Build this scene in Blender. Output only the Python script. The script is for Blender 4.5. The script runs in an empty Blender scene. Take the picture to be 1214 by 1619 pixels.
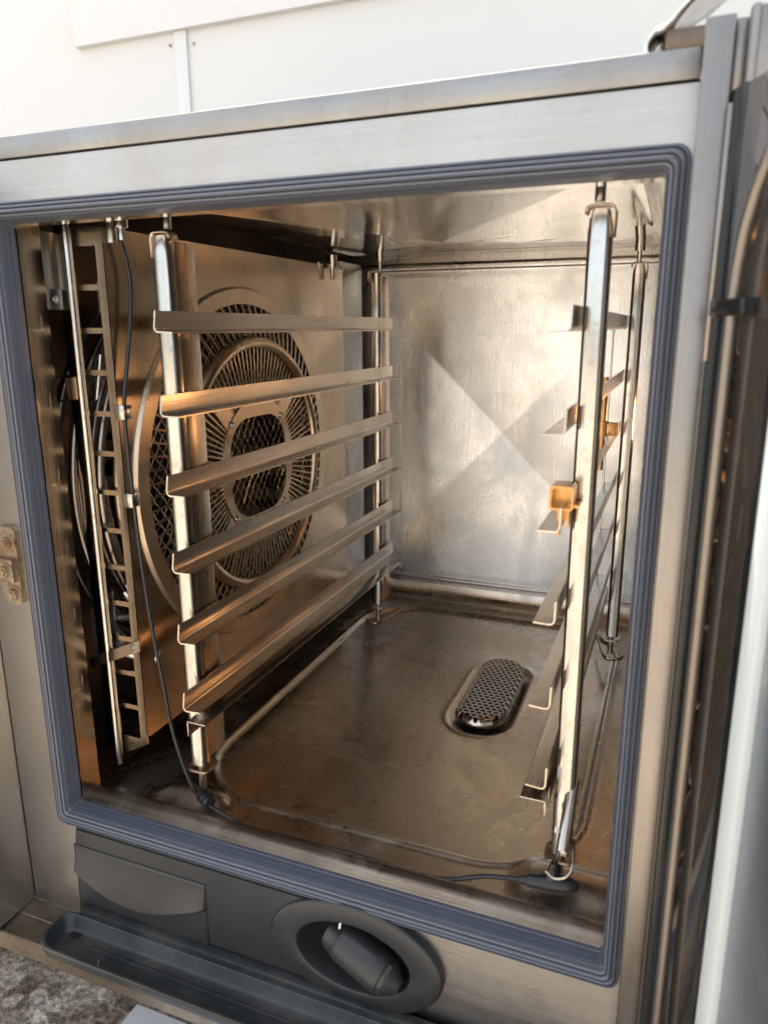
import bpy, bmesh, math, random
from mathutils import Vector, Matrix
random.seed(7)
sc = bpy.context.scene
COL = sc.collection
PI = math.pi
# ---------------------------------------------------------------- camera
cam_d = bpy.data.cameras.new('camera'); cam = bpy.data.objects.new('camera', cam_d); COL.objects.link(cam)
yaw, pitch, roll = 0.377166203, 0.244506986, -0.00426467547
cy_, sy_, cp_, sp_ = math.cos(yaw), math.sin(yaw), math.cos(pitch), math.sin(pitch)
F = Vector((-sy_*cp_, cy_*cp_, -sp_)); R0 = Vector((cy_, sy_, 0)); U0 = R0.cross(F)
Rr = math.cos(roll)*R0 + math.sin(roll)*U0; Uu = -math.sin(roll)*R0 + math.cos(roll)*U0
M = Matrix(((Rr.x, Uu.x, -F.x), (Rr.y, Uu.y, -F.y), (Rr.z, Uu.z, -F.z))).to_4x4()
M.translation = Vector((0.469207, -0.440331, 0.412144))
cam.matrix_world = M
cam_d.sensor_fit = 'VERTICAL'; cam_d.sensor_height = 36; cam_d.lens = 1163.363/1619*36
cam_d.clip_start = 0.01; cam_d.clip_end = 400
cam_d.dof.use_dof = True; cam_d.dof.focus_distance = 0.80; cam_d.dof.aperture_fstop = 9.0
sc.camera = cam
# ---------------------------------------------------------------- world, sun, exposure
SUN_EL, SUN_AZ = math.radians(66), math.radians(-28)     # sun stands behind the wall: the oven is in open shade
world = bpy.data.worlds.new('World'); sc.world = world; world.use_nodes = True
wn = world.node_tree.nodes; wl = world.node_tree.links
sky = wn.new('ShaderNodeTexSky'); sky.sky_type = 'NISHITA'; sky.sun_disc = False
sky.sun_elevation = SUN_EL; sky.sun_rotation = SUN_AZ; sky.dust_density = 3.0; sky.air_density = 1.0; sky.ozone_density = 1.0
hz = wn.new('ShaderNodeHueSaturation'); hz.inputs['Saturation'].default_value = 0.40     # sky desaturated to take the blue cast out of its light
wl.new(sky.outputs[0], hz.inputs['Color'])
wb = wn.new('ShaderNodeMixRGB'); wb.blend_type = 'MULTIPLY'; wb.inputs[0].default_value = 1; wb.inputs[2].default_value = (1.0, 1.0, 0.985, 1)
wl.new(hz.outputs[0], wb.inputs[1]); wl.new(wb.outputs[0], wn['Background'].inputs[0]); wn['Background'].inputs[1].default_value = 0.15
sun_d = bpy.data.lights.new('sun', 'SUN'); sun = bpy.data.objects.new('sun', sun_d); COL.objects.link(sun)
sun_d.energy = 4.5; sun_d.angle = math.radians(0.5); sun_d.color = (1.0, 0.975, 0.94)
sd = Vector((math.sin(SUN_AZ)*math.cos(SUN_EL), math.cos(SUN_AZ)*math.cos(SUN_EL), math.sin(SUN_EL)))
sun.rotation_euler = sd.to_track_quat('Z', 'Y').to_euler()
sc.view_settings.view_transform = 'Standard'; sc.view_settings.look = 'None'
sc.view_settings.exposure = 1.75; sc.view_settings.gamma = 1; sc.view_settings.use_curve_mapping = False
sc.render.engine = 'CYCLES'
sc.cycles.max_bounces = 14; sc.cycles.glossy_bounces = 10; sc.cycles.diffuse_bounces = 5
sc.cycles.sample_clamp_indirect = 6
sc.cycles.caustics_reflective = True

# ---------------------------------------------------------------- materials
def newmat(name):
    m = bpy.data.materials.new(name); m.use_nodes = True
    return m, m.node_tree.nodes, m.node_tree.links, m.node_tree.nodes['Principled BSDF']
def steel(name, base=(0.62, 0.60, 0.57), rough=0.3, brush='x', stain=(0.45, 0.36, 0.27), stain_amt=0.5, bump=0.08,
          stain_scale=9.0, wave=0.0, rvar=0.10, spots=0.25, streak=0.16, lime=0.0, smear=0.0):
    m, n, l, p = newmat(name)
    tc = n.new('ShaderNodeTexCoord')
    mp = n.new('ShaderNodeMapping'); s = {'x': (9, 700, 700), 'y': (700, 9, 700), 'z': (700, 700, 9), 'n': (60, 60, 60)}[brush]
    mp.inputs['Scale'].default_value = s
    l.new(tc.outputs['Object'], mp.inputs['Vector'])
    br = n.new('ShaderNodeTexNoise'); br.inputs['Scale'].default_value = 1.0; br.inputs['Detail'].default_value = 4
    l.new(mp.outputs[0], br.inputs['Vector'])
    big = n.new('ShaderNodeTexNoise'); big.inputs['Scale'].default_value = stain_scale; big.inputs['Detail'].default_value = 7; big.inputs['Roughness'].default_value = 0.62
    big.inputs['Distortion'].default_value = 0.7
    l.new(tc.outputs['Object'], big.inputs['Vector'])
    fine = n.new('ShaderNodeTexNoise'); fine.inputs['Scale'].default_value = 160; fine.inputs['Detail'].default_value = 5
    l.new(tc.outputs['Object'], fine.inputs['Vector'])
    r1 = n.new('ShaderNodeMapRange'); r1.inputs[1].default_value = 0.36; r1.inputs[2].default_value = 0.74; r1.inputs[3].default_value = 0; r1.inputs[4].default_value = stain_amt
    l.new(big.outputs[0], r1.inputs[0])
    r2 = n.new('ShaderNodeMapRange'); r2.inputs[1].default_value = 0.56; r2.inputs[2].default_value = 0.80; r2.inputs[3].default_value = 0; r2.inputs[4].default_value = spots
    l.new(fine.outputs[0], r2.inputs[0])
    mx0 = n.new('ShaderNodeMixRGB'); mx0.inputs[1].default_value = (*[c*(1-streak) for c in base], 1); mx0.inputs[2].default_value = (*[min(1, c*(1+streak)) for c in base], 1)
    l.new(br.outputs[0], mx0.inputs[0])
    mx = n.new('ShaderNodeMixRGB'); mx.inputs[2].default_value = (*stain, 1)
    l.new(mx0.outputs[0], mx.inputs[1]); l.new(r1.outputs[0], mx.inputs[0])
    mx2 = n.new('ShaderNodeMixRGB'); mx2.inputs[2].default_value = (*[c*0.5 for c in stain], 1)
    l.new(mx.outputs[0], mx2.inputs[1]); l.new(r2.outputs[0], mx2.inputs[0])
    l.new(mx2.outputs[0], p.inputs['Base Color'])
    p.inputs['Metallic'].default_value = 1.0
    add = n.new('ShaderNodeMath'); add.operation = 'MULTIPLY_ADD'; add.inputs[1].default_value = rvar*2; add.inputs[2].default_value = rough - rvar
    l.new(br.outputs[0], add.inputs[0])
    add2 = n.new('ShaderNodeMath'); add2.operation = 'MULTIPLY_ADD'; add2.inputs[1].default_value = 0.18
    l.new(r1.outputs[0], add2.inputs[0]); l.new(add.outputs[0], add2.inputs[2])
    last = add2
    if smear > 0:        # wiped, smeared film: long curled streaks that scatter more
        sn = n.new('ShaderNodeTexNoise'); sn.inputs['Scale'].default_value = 6.5; sn.inputs['Detail'].default_value = 9; sn.inputs['Roughness'].default_value = 0.6; sn.inputs['Distortion'].default_value = 2.6
        sm_ = n.new('ShaderNodeMapping'); sm_.inputs['Scale'].default_value = (1.0, 1.0, 0.55); sm_.inputs['Rotation'].default_value = (0.2, 0.5, 0.3)
        l.new(tc.outputs['Object'], sm_.inputs['Vector']); l.new(sm_.outputs[0], sn.inputs['Vector'])
        s3 = n.new('ShaderNodeMapRange'); s3.inputs[1].default_value = 0.34; s3.inputs[2].default_value = 0.70; s3.inputs[3].default_value = -smear*0.4; s3.inputs[4].default_value = smear
        l.new(sn.outputs[0], s3.inputs[0])
        a3 = n.new('ShaderNodeMath'); a3.operation = 'ADD'; a3.use_clamp = True
        l.new(s3.outputs[0], a3.inputs[0]); l.new(last.outputs[0], a3.inputs[1]); last = a3
    if lime > 0:         # dried limescale patches
        ln = n.new('ShaderNodeTexNoise'); ln.inputs['Scale'].default_value = 8; ln.inputs['Detail'].default_value = 12; ln.inputs['Roughness'].default_value = 0.68; ln.inputs['Distortion'].default_value = 1.2
        l.new(tc.outputs['Object'], ln.inputs['Vector'])
        l3 = n.new('ShaderNodeMapRange'); l3.inputs[1].default_value = 0.46; l3.inputs[2].default_value = 0.78; l3.inputs[4].default_value = lime
        l.new(ln.outputs[0], l3.inputs[0])
        a4 = n.new('ShaderNodeMath'); a4.operation = 'MULTIPLY_ADD'; a4.inputs[1].default_value = 0.35; a4.use_clamp = True
        l.new(l3.outputs[0], a4.inputs[0]); l.new(last.outputs[0], a4.inputs[2]); last = a4
        m5 = n.new('ShaderNodeMixRGB'); m5.inputs[2].default_value = (0.56, 0.51, 0.44, 1)
        l.new(mx2.outputs[0], m5.inputs[1]); l.new(l3.outputs[0], m5.inputs[0]); l.new(m5.outputs[0], p.inputs['Base Color'])
        m6 = n.new('ShaderNodeMath'); m6.operation = 'MULTIPLY_ADD'; m6.inputs[1].default_value = -0.5; m6.inputs[2].default_value = 1.0
        l.new(l3.outputs[0], m6.inputs[0]); l.new(m6.outputs[0], p.inputs['Metallic'])
    l.new(last.outputs[0], p.inputs['Roughness'])
    b = n.new('ShaderNodeBump'); b.inputs['Strength'].default_value = bump; b.inputs['Distance'].default_value = 0.0008
    l.new(br.outputs[0], b.inputs['Height'])
    if wave > 0:
        wv = n.new('ShaderNodeTexNoise'); wv.inputs['Scale'].default_value = 11; wv.inputs['Detail'].default_value = 1.0
        l.new(tc.outputs['Object'], wv.inputs['Vector'])
        b2 = n.new('ShaderNodeBump'); b2.inputs['Strength'].default_value = wave; b2.inputs['Distance'].default_value = 0.01
        l.new(wv.outputs[0], b2.inputs['Height']); l.new(b2.outputs[0], b.inputs['Normal'])
    l.new(b.outputs[0], p.inputs['Normal'])
    return m
def plastic(name, col, rough=0.45, var=0.35, dust=0.0, dustcol=(0.4, 0.39, 0.36), bump=0.1, spec=0.5, scale=40):
    m, n, l, p = newmat(name)
    tc = n.new('ShaderNodeTexCoord')
    a = n.new('ShaderNodeTexNoise'); a.inputs['Scale'].default_value = scale; a.inputs['Detail'].default_value = 8; a.inputs['Roughness'].default_value = 0.65
    l.new(tc.outputs['Object'], a.inputs['Vector'])
    c = n.new('ShaderNodeTexNoise'); c.inputs['Scale'].default_value = 13; c.inputs['Detail'].default_value = 8; c.inputs['Roughness'].default_value = 0.7
    l.new(tc.outputs['Object'], c.inputs['Vector'])
    mx = n.new('ShaderNodeMixRGB'); mx.inputs[1].default_value = (*[x*(1-var) for x in col], 1); mx.inputs[2].default_value = (*[x*(1+var) for x in col], 1)
    l.new(a.outputs[0], mx.inputs[0])
    r = n.new('ShaderNodeMapRange'); r.inputs[1].default_value = 0.45; r.inputs[2].default_value = 0.75; r.inputs[4].default_value = dust
    l.new(c.outputs[0], r.inputs[0])
    m2 = n.new('ShaderNodeMixRGB'); m2.inputs[2].default_value = (*dustcol, 1)
    l.new(mx.outputs[0], m2.inputs[1]); l.new(r.outputs[0], m2.inputs[0]); l.new(m2.outputs[0], p.inputs['Base Color'])
    rr = n.new('ShaderNodeMath'); rr.operation = 'MULTIPLY_ADD'; rr.inputs[1].default_value = 0.25; rr.inputs[2].default_value = rough-0.1
    l.new(a.outputs[0], rr.inputs[0]); l.new(rr.outputs[0], p.inputs['Roughness'])
    p.inputs['Specular IOR Level'].default_value = spec
    b = n.new('ShaderNodeBump'); b.inputs['Strength'].default_value = bump; b.inputs['Distance'].default_value = 0.001
    l.new(a.outputs[0], b.inputs['Height']); l.new(b.outputs[0], p.inputs['Normal'])
    return m
M_front = steel('brushed_front', (0.45, 0.435, 0.415), 0.33, 'x', (0.36, 0.33, 0.29), 0.55, spots=0.12, smear=0.10)
M_cap = steel('brushed_cap', (0.35, 0.345, 0.33), 0.36, 'x', (0.25, 0.235, 0.21), 0.7, spots=0.25, smear=0.12)
M_side = steel('brushed_side', (0.48, 0.465, 0.44), 0.30, 'z', (0.40, 0.36, 0.31), 0.4, spots=0.05, smear=0.08)
M_lip = steel('lip_steel', (0.36, 0.32, 0.275), 0.20, 'z', (0.24, 0.20, 0.16), 0.6, bump=0.04, streak=0.06, spots=0.3)
M_sill = steel('sill_steel', (0.32, 0.265, 0.21), 0.27, 'x', (0.18, 0.14, 0.10), 0.8, bump=0.10, spots=0.5, stain_scale=16, lime=0.4)
M_floor = steel('floor_steel', (0.59, 0.505, 0.405), 0.20, 'n', (0.46, 0.37, 0.275), 0.5, bump=0.015, streak=0.03, stain_scale=5, wave=0.01, spots=0.30, smear=0.11, lime=0.28)
M_back = steel('back_steel', (0.63, 0.64, 0.64), 0.22, 'z', (0.45, 0.43, 0.41), 0.6, bump=0.07, stain_scale=3.5, wave=0.09, rvar=0.11, spots=0.2, smear=0.12, lime=0.06)
M_ceil = steel('ceiling_steel', (0.72, 0.70, 0.66), 0.07, 'x', (0.56, 0.50, 0.43), 0.3, bump=0.0, rvar=0.03, wave=0.12, spots=0.08, smear=0.05)
M_baf = steel('bronzed_baffle', (0.52, 0.43, 0.33), 0.13, 'z', (0.36, 0.27, 0.18), 0.6, bump=0.02, streak=0.05, spots=0.3, wave=0.04, smear=0.10)
M_rail = steel('rail_steel', (0.60, 0.54, 0.47), 0.19, 'y', (0.38, 0.30, 0.23), 0.5, bump=0.05, streak=0.08, spots=0.3, stain_scale=14)
M_post = steel('post_steel', (0.54, 0.53, 0.50), 0.15, 'z', (0.42, 0.36, 0.29), 0.5, bump=0.02, rvar=0.06, spots=0.6, stain_scale=26)
M_wing = steel('wing_steel', (0.50, 0.42, 0.34), 0.25, 'z', (0.36, 0.26, 0.18), 0.5, bump=0.06, spots=0.5)
M_grill = steel('grille_steel', (0.66, 0.53, 0.39), 0.27, 'n', (0.48, 0.35, 0.23), 0.5, bump=0.03, spots=0.3)
M_pipe = steel('coil_steel', (0.36, 0.31, 0.27), 0.25, 'n', (0.2, 0.15, 0.12), 0.6, bump=0.03)
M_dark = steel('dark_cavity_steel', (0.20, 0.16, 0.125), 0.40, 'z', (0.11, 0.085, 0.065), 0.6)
M_rail_d = steel('door_rail_steel', (0.22, 0.20, 0.18), 0.35, 'z', (0.2, 0.18, 0.15), 0.4)
M_galv = steel('galvanised_plate', (0.52, 0.52, 0.50), 0.45, 'n', (0.40, 0.40, 0.38), 0.5, bump=0.05)
M_wire = steel('wire_steel', (0.72, 0.66, 0.58), 0.25, 'n', (0.6, 0.52, 0.42), 0.3, bump=0.0)
M_rust = steel('rusted_latch', (0.60, 0.54, 0.42), 0.42, 'n', (0.30, 0.14, 0.06), 0.9, bump=0.3, stain_scale=60, spots=0.7)
M_seal = plastic('blue_grey_rubber', (0.088, 0.100, 0.128), 0.30, 0.10, 0.10, (0.14, 0.15, 0.17), 0.04, 0.6)
M_latch_glow = steel('lamp_gold_latch', (0.56, 0.31, 0.12), 0.22, 'n', (0.30, 0.15, 0.06), 0.7, bump=0.05)  # chamber lamp's golden glow put into the base colour of latch and rod
M_pale = plastic('pale_door_trim', (0.55, 0.58, 0.57), 0.3, 0.03, 0, bump=0.0)
M_skin = steel('blue_grey_door_steel', (0.38, 0.42, 0.46), 0.34, 'z', (0.3, 0.33, 0.36), 0.4, lime=0.5)
M_blk = plastic('charcoal_plastic', (0.026, 0.027, 0.028), 0.36, 0.3, 0.22, (0.10, 0.097, 0.09), 0.06, 0.5)
M_tray = plastic('worn_dark_plastic', (0.022, 0.025, 0.026), 0.33, 0.35, 0.55, (0.11, 0.108, 0.095), 0.12, 0.5, scale=70)
M_cord = plastic('black_cable', (0.015, 0.015, 0.016), 0.32, 0.3, 0.1, (0.1, 0.1, 0.1), 0.1)
M_hole = plastic('dark_void', (0.008, 0.007, 0.006), 0.8, 0.2, 0)
M_wall = plastic('white_painted_board', (0.635, 0.645, 0.635), 0.5, 0.02, 0.12, (0.60, 0.59, 0.56), 0.03, 0.3, scale=6)
M_paper = plastic('white_paper', (0.80, 0.80, 0.80), 0.7, 0.01, 0, (1, 1, 1), 0.02, 0.2)
M_dframe = steel('door_steel', (0.29, 0.27, 0.25), 0.30, 'z', (0.24, 0.21, 0.19), 0.4, smear=0.08)
M_dborder = plastic('black_glass_border', (0.012, 0.014, 0.015), 0.12, 0.1, 0.0, bump=0.0)
def glass_dark():
    m, n, l, p = newmat('tinted_door_glass')
    p.inputs['Base Color'].default_value = (0.035, 0.030, 0.024, 1); p.inputs['Roughness'].default_value = 0.05
    p.inputs['IOR'].default_value = 1.9; p.inputs['Coat Weight'].default_value = 0.6; p.inputs['Coat Roughness'].default_value = 0.04
    return m
M_glass = glass_dark()
def ground_mat():
    m, n, l, p = newmat('stained_concrete')
    tc = n.new('ShaderNodeTexCoord')
    v = n.new('ShaderNodeTexVoronoi'); v.inputs['Scale'].default_value = 75; v.inputs['Randomness'].default_value = 1
    nz = n.new('ShaderNodeTexNoise'); nz.inputs['Scale'].default_value = 9; nz.inputs['Detail'].default_value = 9; nz.inputs['Roughness'].default_value = 0.7
    nf = n.new('ShaderNodeTexNoise'); nf.inputs['Scale'].default_value = 170; nf.inputs['Detail'].default_value = 6
    for a in (v, nz, nf): l.new(tc.outputs['Object'], a.inputs['Vector'])
    cr = n.new('ShaderNodeValToRGB'); cr.color_ramp.elements[0].position = 0.36; cr.color_ramp.elements[0].color = (0.18, 0.125, 0.085, 1)
    cr.color_ramp.elements[1].position = 0.62; cr.color_ramp.elements[1].color = (0.58, 0.56, 0.52, 1)
    e = cr.color_ramp.elements.new(0.50); e.color = (0.42, 0.385, 0.34, 1)
    l.new(nz.outputs[0], cr.inputs[0])
    cr2 = n.new('ShaderNodeValToRGB'); cr2.color_ramp.elements[0].position = 0.35; cr2.color_ramp.elements[0].color = (0.35, 0.32, 0.3, 1)
    cr2.color_ramp.elements[1].position = 0.66; cr2.color_ramp.elements[1].color = (1.35, 1.3, 1.22, 1)
    l.new(nf.outputs[0], cr2.inputs[0])
    mul = n.new('ShaderNodeMixRGB'); mul.blend_type = 'MULTIPLY'; mul.inputs[0].default_value = 0.85
    l.new(cr.outputs[0], mul.inputs[1]); l.new(cr2.outputs[0], mul.inputs[2])
    mv = n.new('ShaderNodeMixRGB'); mv.blend_type = 'MULTIPLY'; mv.inputs[0].default_value = 0.85
    sv = n.new('ShaderNodeSeparateColor'); l.new(v.outputs['Color'], sv.inputs[0])
    cg = n.new('ShaderNodeValToRGB'); cg.color_ramp.elements[0].color = (0.45, 0.38, 0.32, 1); cg.color_ramp.elements[1].color = (1.5, 1.45, 1.35, 1)
    l.new(sv.outputs[0], cg.inputs[0])
    l.new(mul.outputs[0], mv.inputs[1]); l.new(cg.outputs[0], mv.inputs[2])
    l.new(mv.outputs[0], p.inputs['Base Color']); p.inputs['Roughness'].default_value = 0.85
    b = n.new('ShaderNodeBump'); b.inputs['Strength'].default_value = 0.7; b.inputs['Distance'].default_value = 0.004
    l.new(nf.outputs[0], b.inputs['Height']); l.new(b.outputs[0], p.inputs['Normal'])
    return m
M_ground = ground_mat()
def emit(name, col, s):
    m, n, l, p = newmat(name); p.inputs['Base Color'].default_value = (*col, 1)
    p.inputs['Emission Color'].default_value = (*col, 1); p.inputs['Emission Strength'].default_value = s
    return m

# ---------------------------------------------------------------- object helpers
def thing(name, label, cat, loc=(0, 0, 0), group=None):
    o = bpy.data.objects.new(name, None); COL.objects.link(o); o.location = loc; o.empty_display_size = 0.02
    o['label'] = label; o['category'] = cat
    if group: o['group'] = group
    return o
def rootloc(o):
    while o.parent: o = o.parent
    return o.location.copy()
def finish(o, bm, mat, parent, smooth):
    bmesh.ops.recalc_face_normals(bm, faces=bm.faces[:])
    if parent is not None: bmesh.ops.translate(bm, verts=bm.verts[:], vec=-rootloc(parent))
    bm.to_mesh(o.data); bm.free()
    if isinstance(mat, (list, tuple)):
        for m_ in mat: o.data.materials.append(m_)
    else: o.data.materials.append(mat)
    if smooth is not None:
        for p_ in o.data.polygons: p_.use_smooth = True
        o.data.set_sharp_from_angle(angle=math.radians(smooth))
def obj(name, bm, mat, parent=None, smooth=35, label=None):
    o = bpy.data.objects.new(name, bpy.data.meshes.new(name)); COL.objects.link(o)
    if parent is not None: o.parent = parent
    finish(o, bm, mat, parent, smooth)
    if label: o['label'] = label
    return o
def B(): return bmesh.new()
def box(bm, x0, x1, y0, y1, z0, z1, bev=0.0, seg=2):
    t = bmesh.new()
    bmesh.ops.create_cube(t, size=1)
    for v in t.verts: v.co = Vector((x0+(v.co.x+.5)*(x1-x0), y0+(v.co.y+.5)*(y1-y0), z0+(v.co.z+.5)*(z1-z0)))
    if bev > 0: bmesh.ops.bevel(t, geom=t.edges[:], offset=bev, segments=seg, affect='EDGES', profile=0.5)
    join(bm, t)
def join(bm, t, mat=None):
    me = bpy.data.meshes.new('tmp'); 
    if mat is not None:
        bmesh.ops.transform(t, matrix=mat, verts=t.verts[:])
    t.to_mesh(me); t.free(); bm.from_mesh(me); bpy.data.meshes.remove(me)
def tube(bm, pts, r, n=10, closed=False, caps=True, radii=None):
    pts = [Vector(p) for p in pts]; N = len(pts); rings = []
    up = Vector((0.13, 0.21, 0.97)); prev = None
    for i, p in enumerate(pts):
        if closed: d = pts[(i+1) % N]-pts[i-1]
        else: d = pts[min(i+1, N-1)]-pts[max(i-1, 0)]
        d.normalize()
        if prev is None:
            a = d.cross(up)
            if a.length < 1e-3: a = d.cross(Vector((1, 0, 0)))
        else: a = prev - d*prev.dot(d)
        a.normalize(); prev = a; b = d.cross(a)
        rr = radii[i] if radii else r
        rings.append([bm.verts.new(p + rr*(math.cos(t*2*PI/n)*a + math.sin(t*2*PI/n)*b)) for t in range(n)])
    for i in range(N if closed else N-1):
        q0, q1 = rings[i], rings[(i+1) % N]
        for k in range(n): bm.faces.new((q0[k], q0[(k+1) % n], q1[(k+1) % n], q1[k]))
    if not closed and caps: bm.faces.new(rings[0][::-1]); bm.faces.new(rings[-1])
def smoothpts(P, k=8):
    P = [Vector(p) for p in P]; P = [2*P[0]-P[1]]+P+[2*P[-1]-P[-2]]; out = []
    for i in range(1, len(P)-2):
        for j in range(k):
            t = j/k; a, b, c, d = P[i-1:i+3]
            out.append(0.5*((2*b)+(c-a)*t+(2*a-5*b+4*c-d)*t*t+(3*b-a-3*c+d)*t**3))
    out.append(P[-2]); return out
def plate(bm, outline, holes, f, thick):
    """flat sheet with holes: outline/holes are 2-D loops, f(u,v,w) maps to 3-D, thickness along w"""
    t = bmesh.new(); edges = []
    for loop in [outline]+holes:
        vs = [t.verts.new((u, v, 0)) for u, v in loop]
        for i in range(len(vs)): edges.append(t.edges.new((vs[i], vs[(i+1) % len(vs)])))
    bmesh.ops.triangle_fill(t, use_beauty=True, use_dissolve=False, edges=edges)
    if thick:
        r = bmesh.ops.extrude_face_region(t, geom=t.faces[:])
        bmesh.ops.translate(t, verts=[g for g in r['geom'] if isinstance(g, bmesh.types.BMVert)], vec=(0, 0, thick))
    for v in t.verts: v.co = Vector(f(*v.co))
    join(bm, t)
def rrect(u0, u1, v0, v1, r, n=6):
    o = []
    for cx, cy, a0 in ((u1-r, v1-r, 0), (u0+r, v1-r, 90), (u0+r, v0+r, 180), (u1-r, v0+r, 270)):
        for i in range(n+1):
            a = math.radians(a0+90*i/n); o.append((cx+r*math.cos(a), cy+r*math.sin(a)))
    return o
def ell(cu, cv, a, b, n=48, tilt=0):
    o = []
    for i in range(n):
        t = 2*PI*i/n; x, y = a*math.cos(t), b*math.sin(t)
        o.append((cu+x*math.cos(tilt)-y*math.sin(tilt), cv+x*math.sin(tilt)+y*math.cos(tilt)))
    return o
def loft(bm, loops, closed_end=False, closed_start=False):
    rs = [[bm.verts.new(p) for p in L] for L in loops]
    n = len(rs[0])
    for a, b in zip(rs, rs[1:]):
        for k in range(n): bm.faces.new((a[k], a[(k+1) % n], b[(k+1) % n], b[k]))
    if closed_end: bm.faces.new(rs[-1])
    if closed_start: bm.faces.new(rs[0][::-1])
def grid(bm, u0, u1, nu, v0, v1, nv, f):
    V = [[bm.verts.new(f(u0+(u1-u0)*i/nu, v0+(v1-v0)*j/nv)) for j in range(nv+1)] for i in range(nu+1)]
    for i in range(nu):
        for j in range(nv): bm.faces.new((V[i][j], V[i+1][j], V[i+1][j+1], V[i][j+1]))
def cyl(bm, p0, p1, r0, r1=None, n=24):
    r1 = r0 if r1 is None else r1
    tube(bm, [p0, p1], r0, n, radii=[r0, r1])
def hexbolt(bm, c, ax, r, h):
    c = Vector(c); ax = Vector(ax).normalized()
    tube(bm, [c, c+ax*h], r, 6)
    tube(bm, [c, c+ax*0.0012], r*1.35, 20)
    tube(bm, [c+ax*h, c+ax*(h+0.0015)], r*.6, 12)

# ================================================================ THE SETTING
bm = B(); grid(bm, -120, 120, 24, -120, 120, 24, lambda x, y: (x, y, -0.28))
g = obj('ground', bm, M_ground, None, None); g['kind'] = 'structure'

wall = thing('wall', 'white painted board wall with a batten joint standing behind the steel oven', 'wall', (0, 0.80, -0.28))
bm = B(); box(bm, -2.8, 2.6, 0.80, 0.95, -0.28, 2.40); obj('wall_panel', bm, M_wall, wall, None)
bm = B(); box(bm, -0.635, 2.55, 0.786, 0.80, 0.925, 2.38, 0.0008); obj('upper_board', bm, M_wall, wall, None)
bm = B(); box(bm, -0.418, -0.392, 0.794, 0.80, -0.28, 0.925, 0.0015); obj('batten', bm, M_wall, wall)
bm = B()
for x, z in ((-0.43, 0.905), (-0.38, 0.902)): tube(bm, [(x, 0.7945, z), (x+0.001, 0.80, z+.001)], 0.0022, 8)
obj('nail', bm, M_rust, wall)

paper = B(); box(paper, -0.006, 0.204, -0.25, 0.047, -0.279, -0.2785)
p_ = obj('paper_sheet', paper, M_paper, None, None); p_['label'] = 'plain white paper sheet lying on the concrete below the drip tray'; p_['category'] = 'paper'

# ================================================================ THE OVEN
oven = thing('combi_oven', 'open stainless steel combi oven with blue grey door seal and fan grille inside', 'oven', (0.2, 0.35, -0.28))
XZ = lambda u, v, w: (u, w, v)
gl, gr, gb, gt = -0.0125, 0.4535, -0.011, 0.4905      # seal inner edge
ol, orr, ob, ot = -0.0272, 0.4655, -0.0268, 0.5035    # seal outer edge
# front frame
bm = B()
plate(bm, rrect(-0.0742, 0.4820, ob-0.0, 0.5312, 0.0006, 1), [rrect(gl-.002, gr+.002, gb-.002+0.0, gt+.002, 0.004, 3)], lambda u, v, w: (u, 0.0+w, v), 0.010) if False else None
outer = [(-0.0742, -0.1288), (0.4820, -0.1288), (0.4820, 0.5318), (-0.0742, 0.5318)]
plate(bm, outer, [rrect(gl-.004, gr+.004, gb-.004, gt+.004, 0.010, 4), ell(0.2690, -0.0655, 0.052, 0.035, 40)], lambda u, v, w: (u, 0.001+w, v), 0.008)
obj('front_frame', bm, M_front, oven, 25)
bm = B(); box(bm, -0.30, 0.4660, -0.0005, 0.72, 0.5330, 0.5480, 0.0015); obj('top_cap', bm, M_cap, oven)
bm = B(); box(bm, -0.29, 0.4700, 0.004, 0.715, 0.5300, 0.5335); obj('seam_gap_dark', bm, M_hole, oven, None)  # black filler standing in for the shaded gap at the seam
bm = B()
box(bm, -0.295, -0.292, 0.012, 0.715, -0.13, 0.53); box(bm, 0.4835, 0.4865, 0.012, 0.715, -0.13, 0.53)
box(bm, -0.292, 0.4835, 0.712, 0.715, -0.13, 0.53); box(bm, -0.292, 0.4835, 0.012, 0.712, -0.1335, -0.1305)
obj('body_panel', bm, M_side, oven, None)
bm = B(); box(bm, -0.30, -0.0748, -0.085, 0.004, -0.129, 0.5325, 0.0012); obj('control_housing', bm, M_side, oven)
# base ledge, one bent sheet
prof = [(0.0005, -0.1292), (-0.0180, -0.1294), (-0.0184, -0.1300), (-0.0405, -0.1304), (-0.0418, -0.1312), (-0.0425, -0.1480), (-0.0405, -0.1500), (0.0005, -0.1500)]
bm = B()
A = [bm.verts.new((-0.33, y, z)) for y, z in prof]; C = [bm.verts.new((0.50, y, z)) for y, z in prof]
for i in range(len(prof)-1): bm.faces.new((A[i], C[i], C[i+1], A[i+1]))
bm.faces.new(A); bm.faces.new(C[::-1])
obj('base_ledge', bm, M_sill, oven, 20)
for x, y in ((-0.24, 0.06), (0.43, 0.06), (-0.24, 0.66), (0.43, 0.66)):
    bm = B(); cyl(bm, (x, y, -0.28), (x, y, -0.149), 0.022); obj('foot', bm, M_front, oven)
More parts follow.
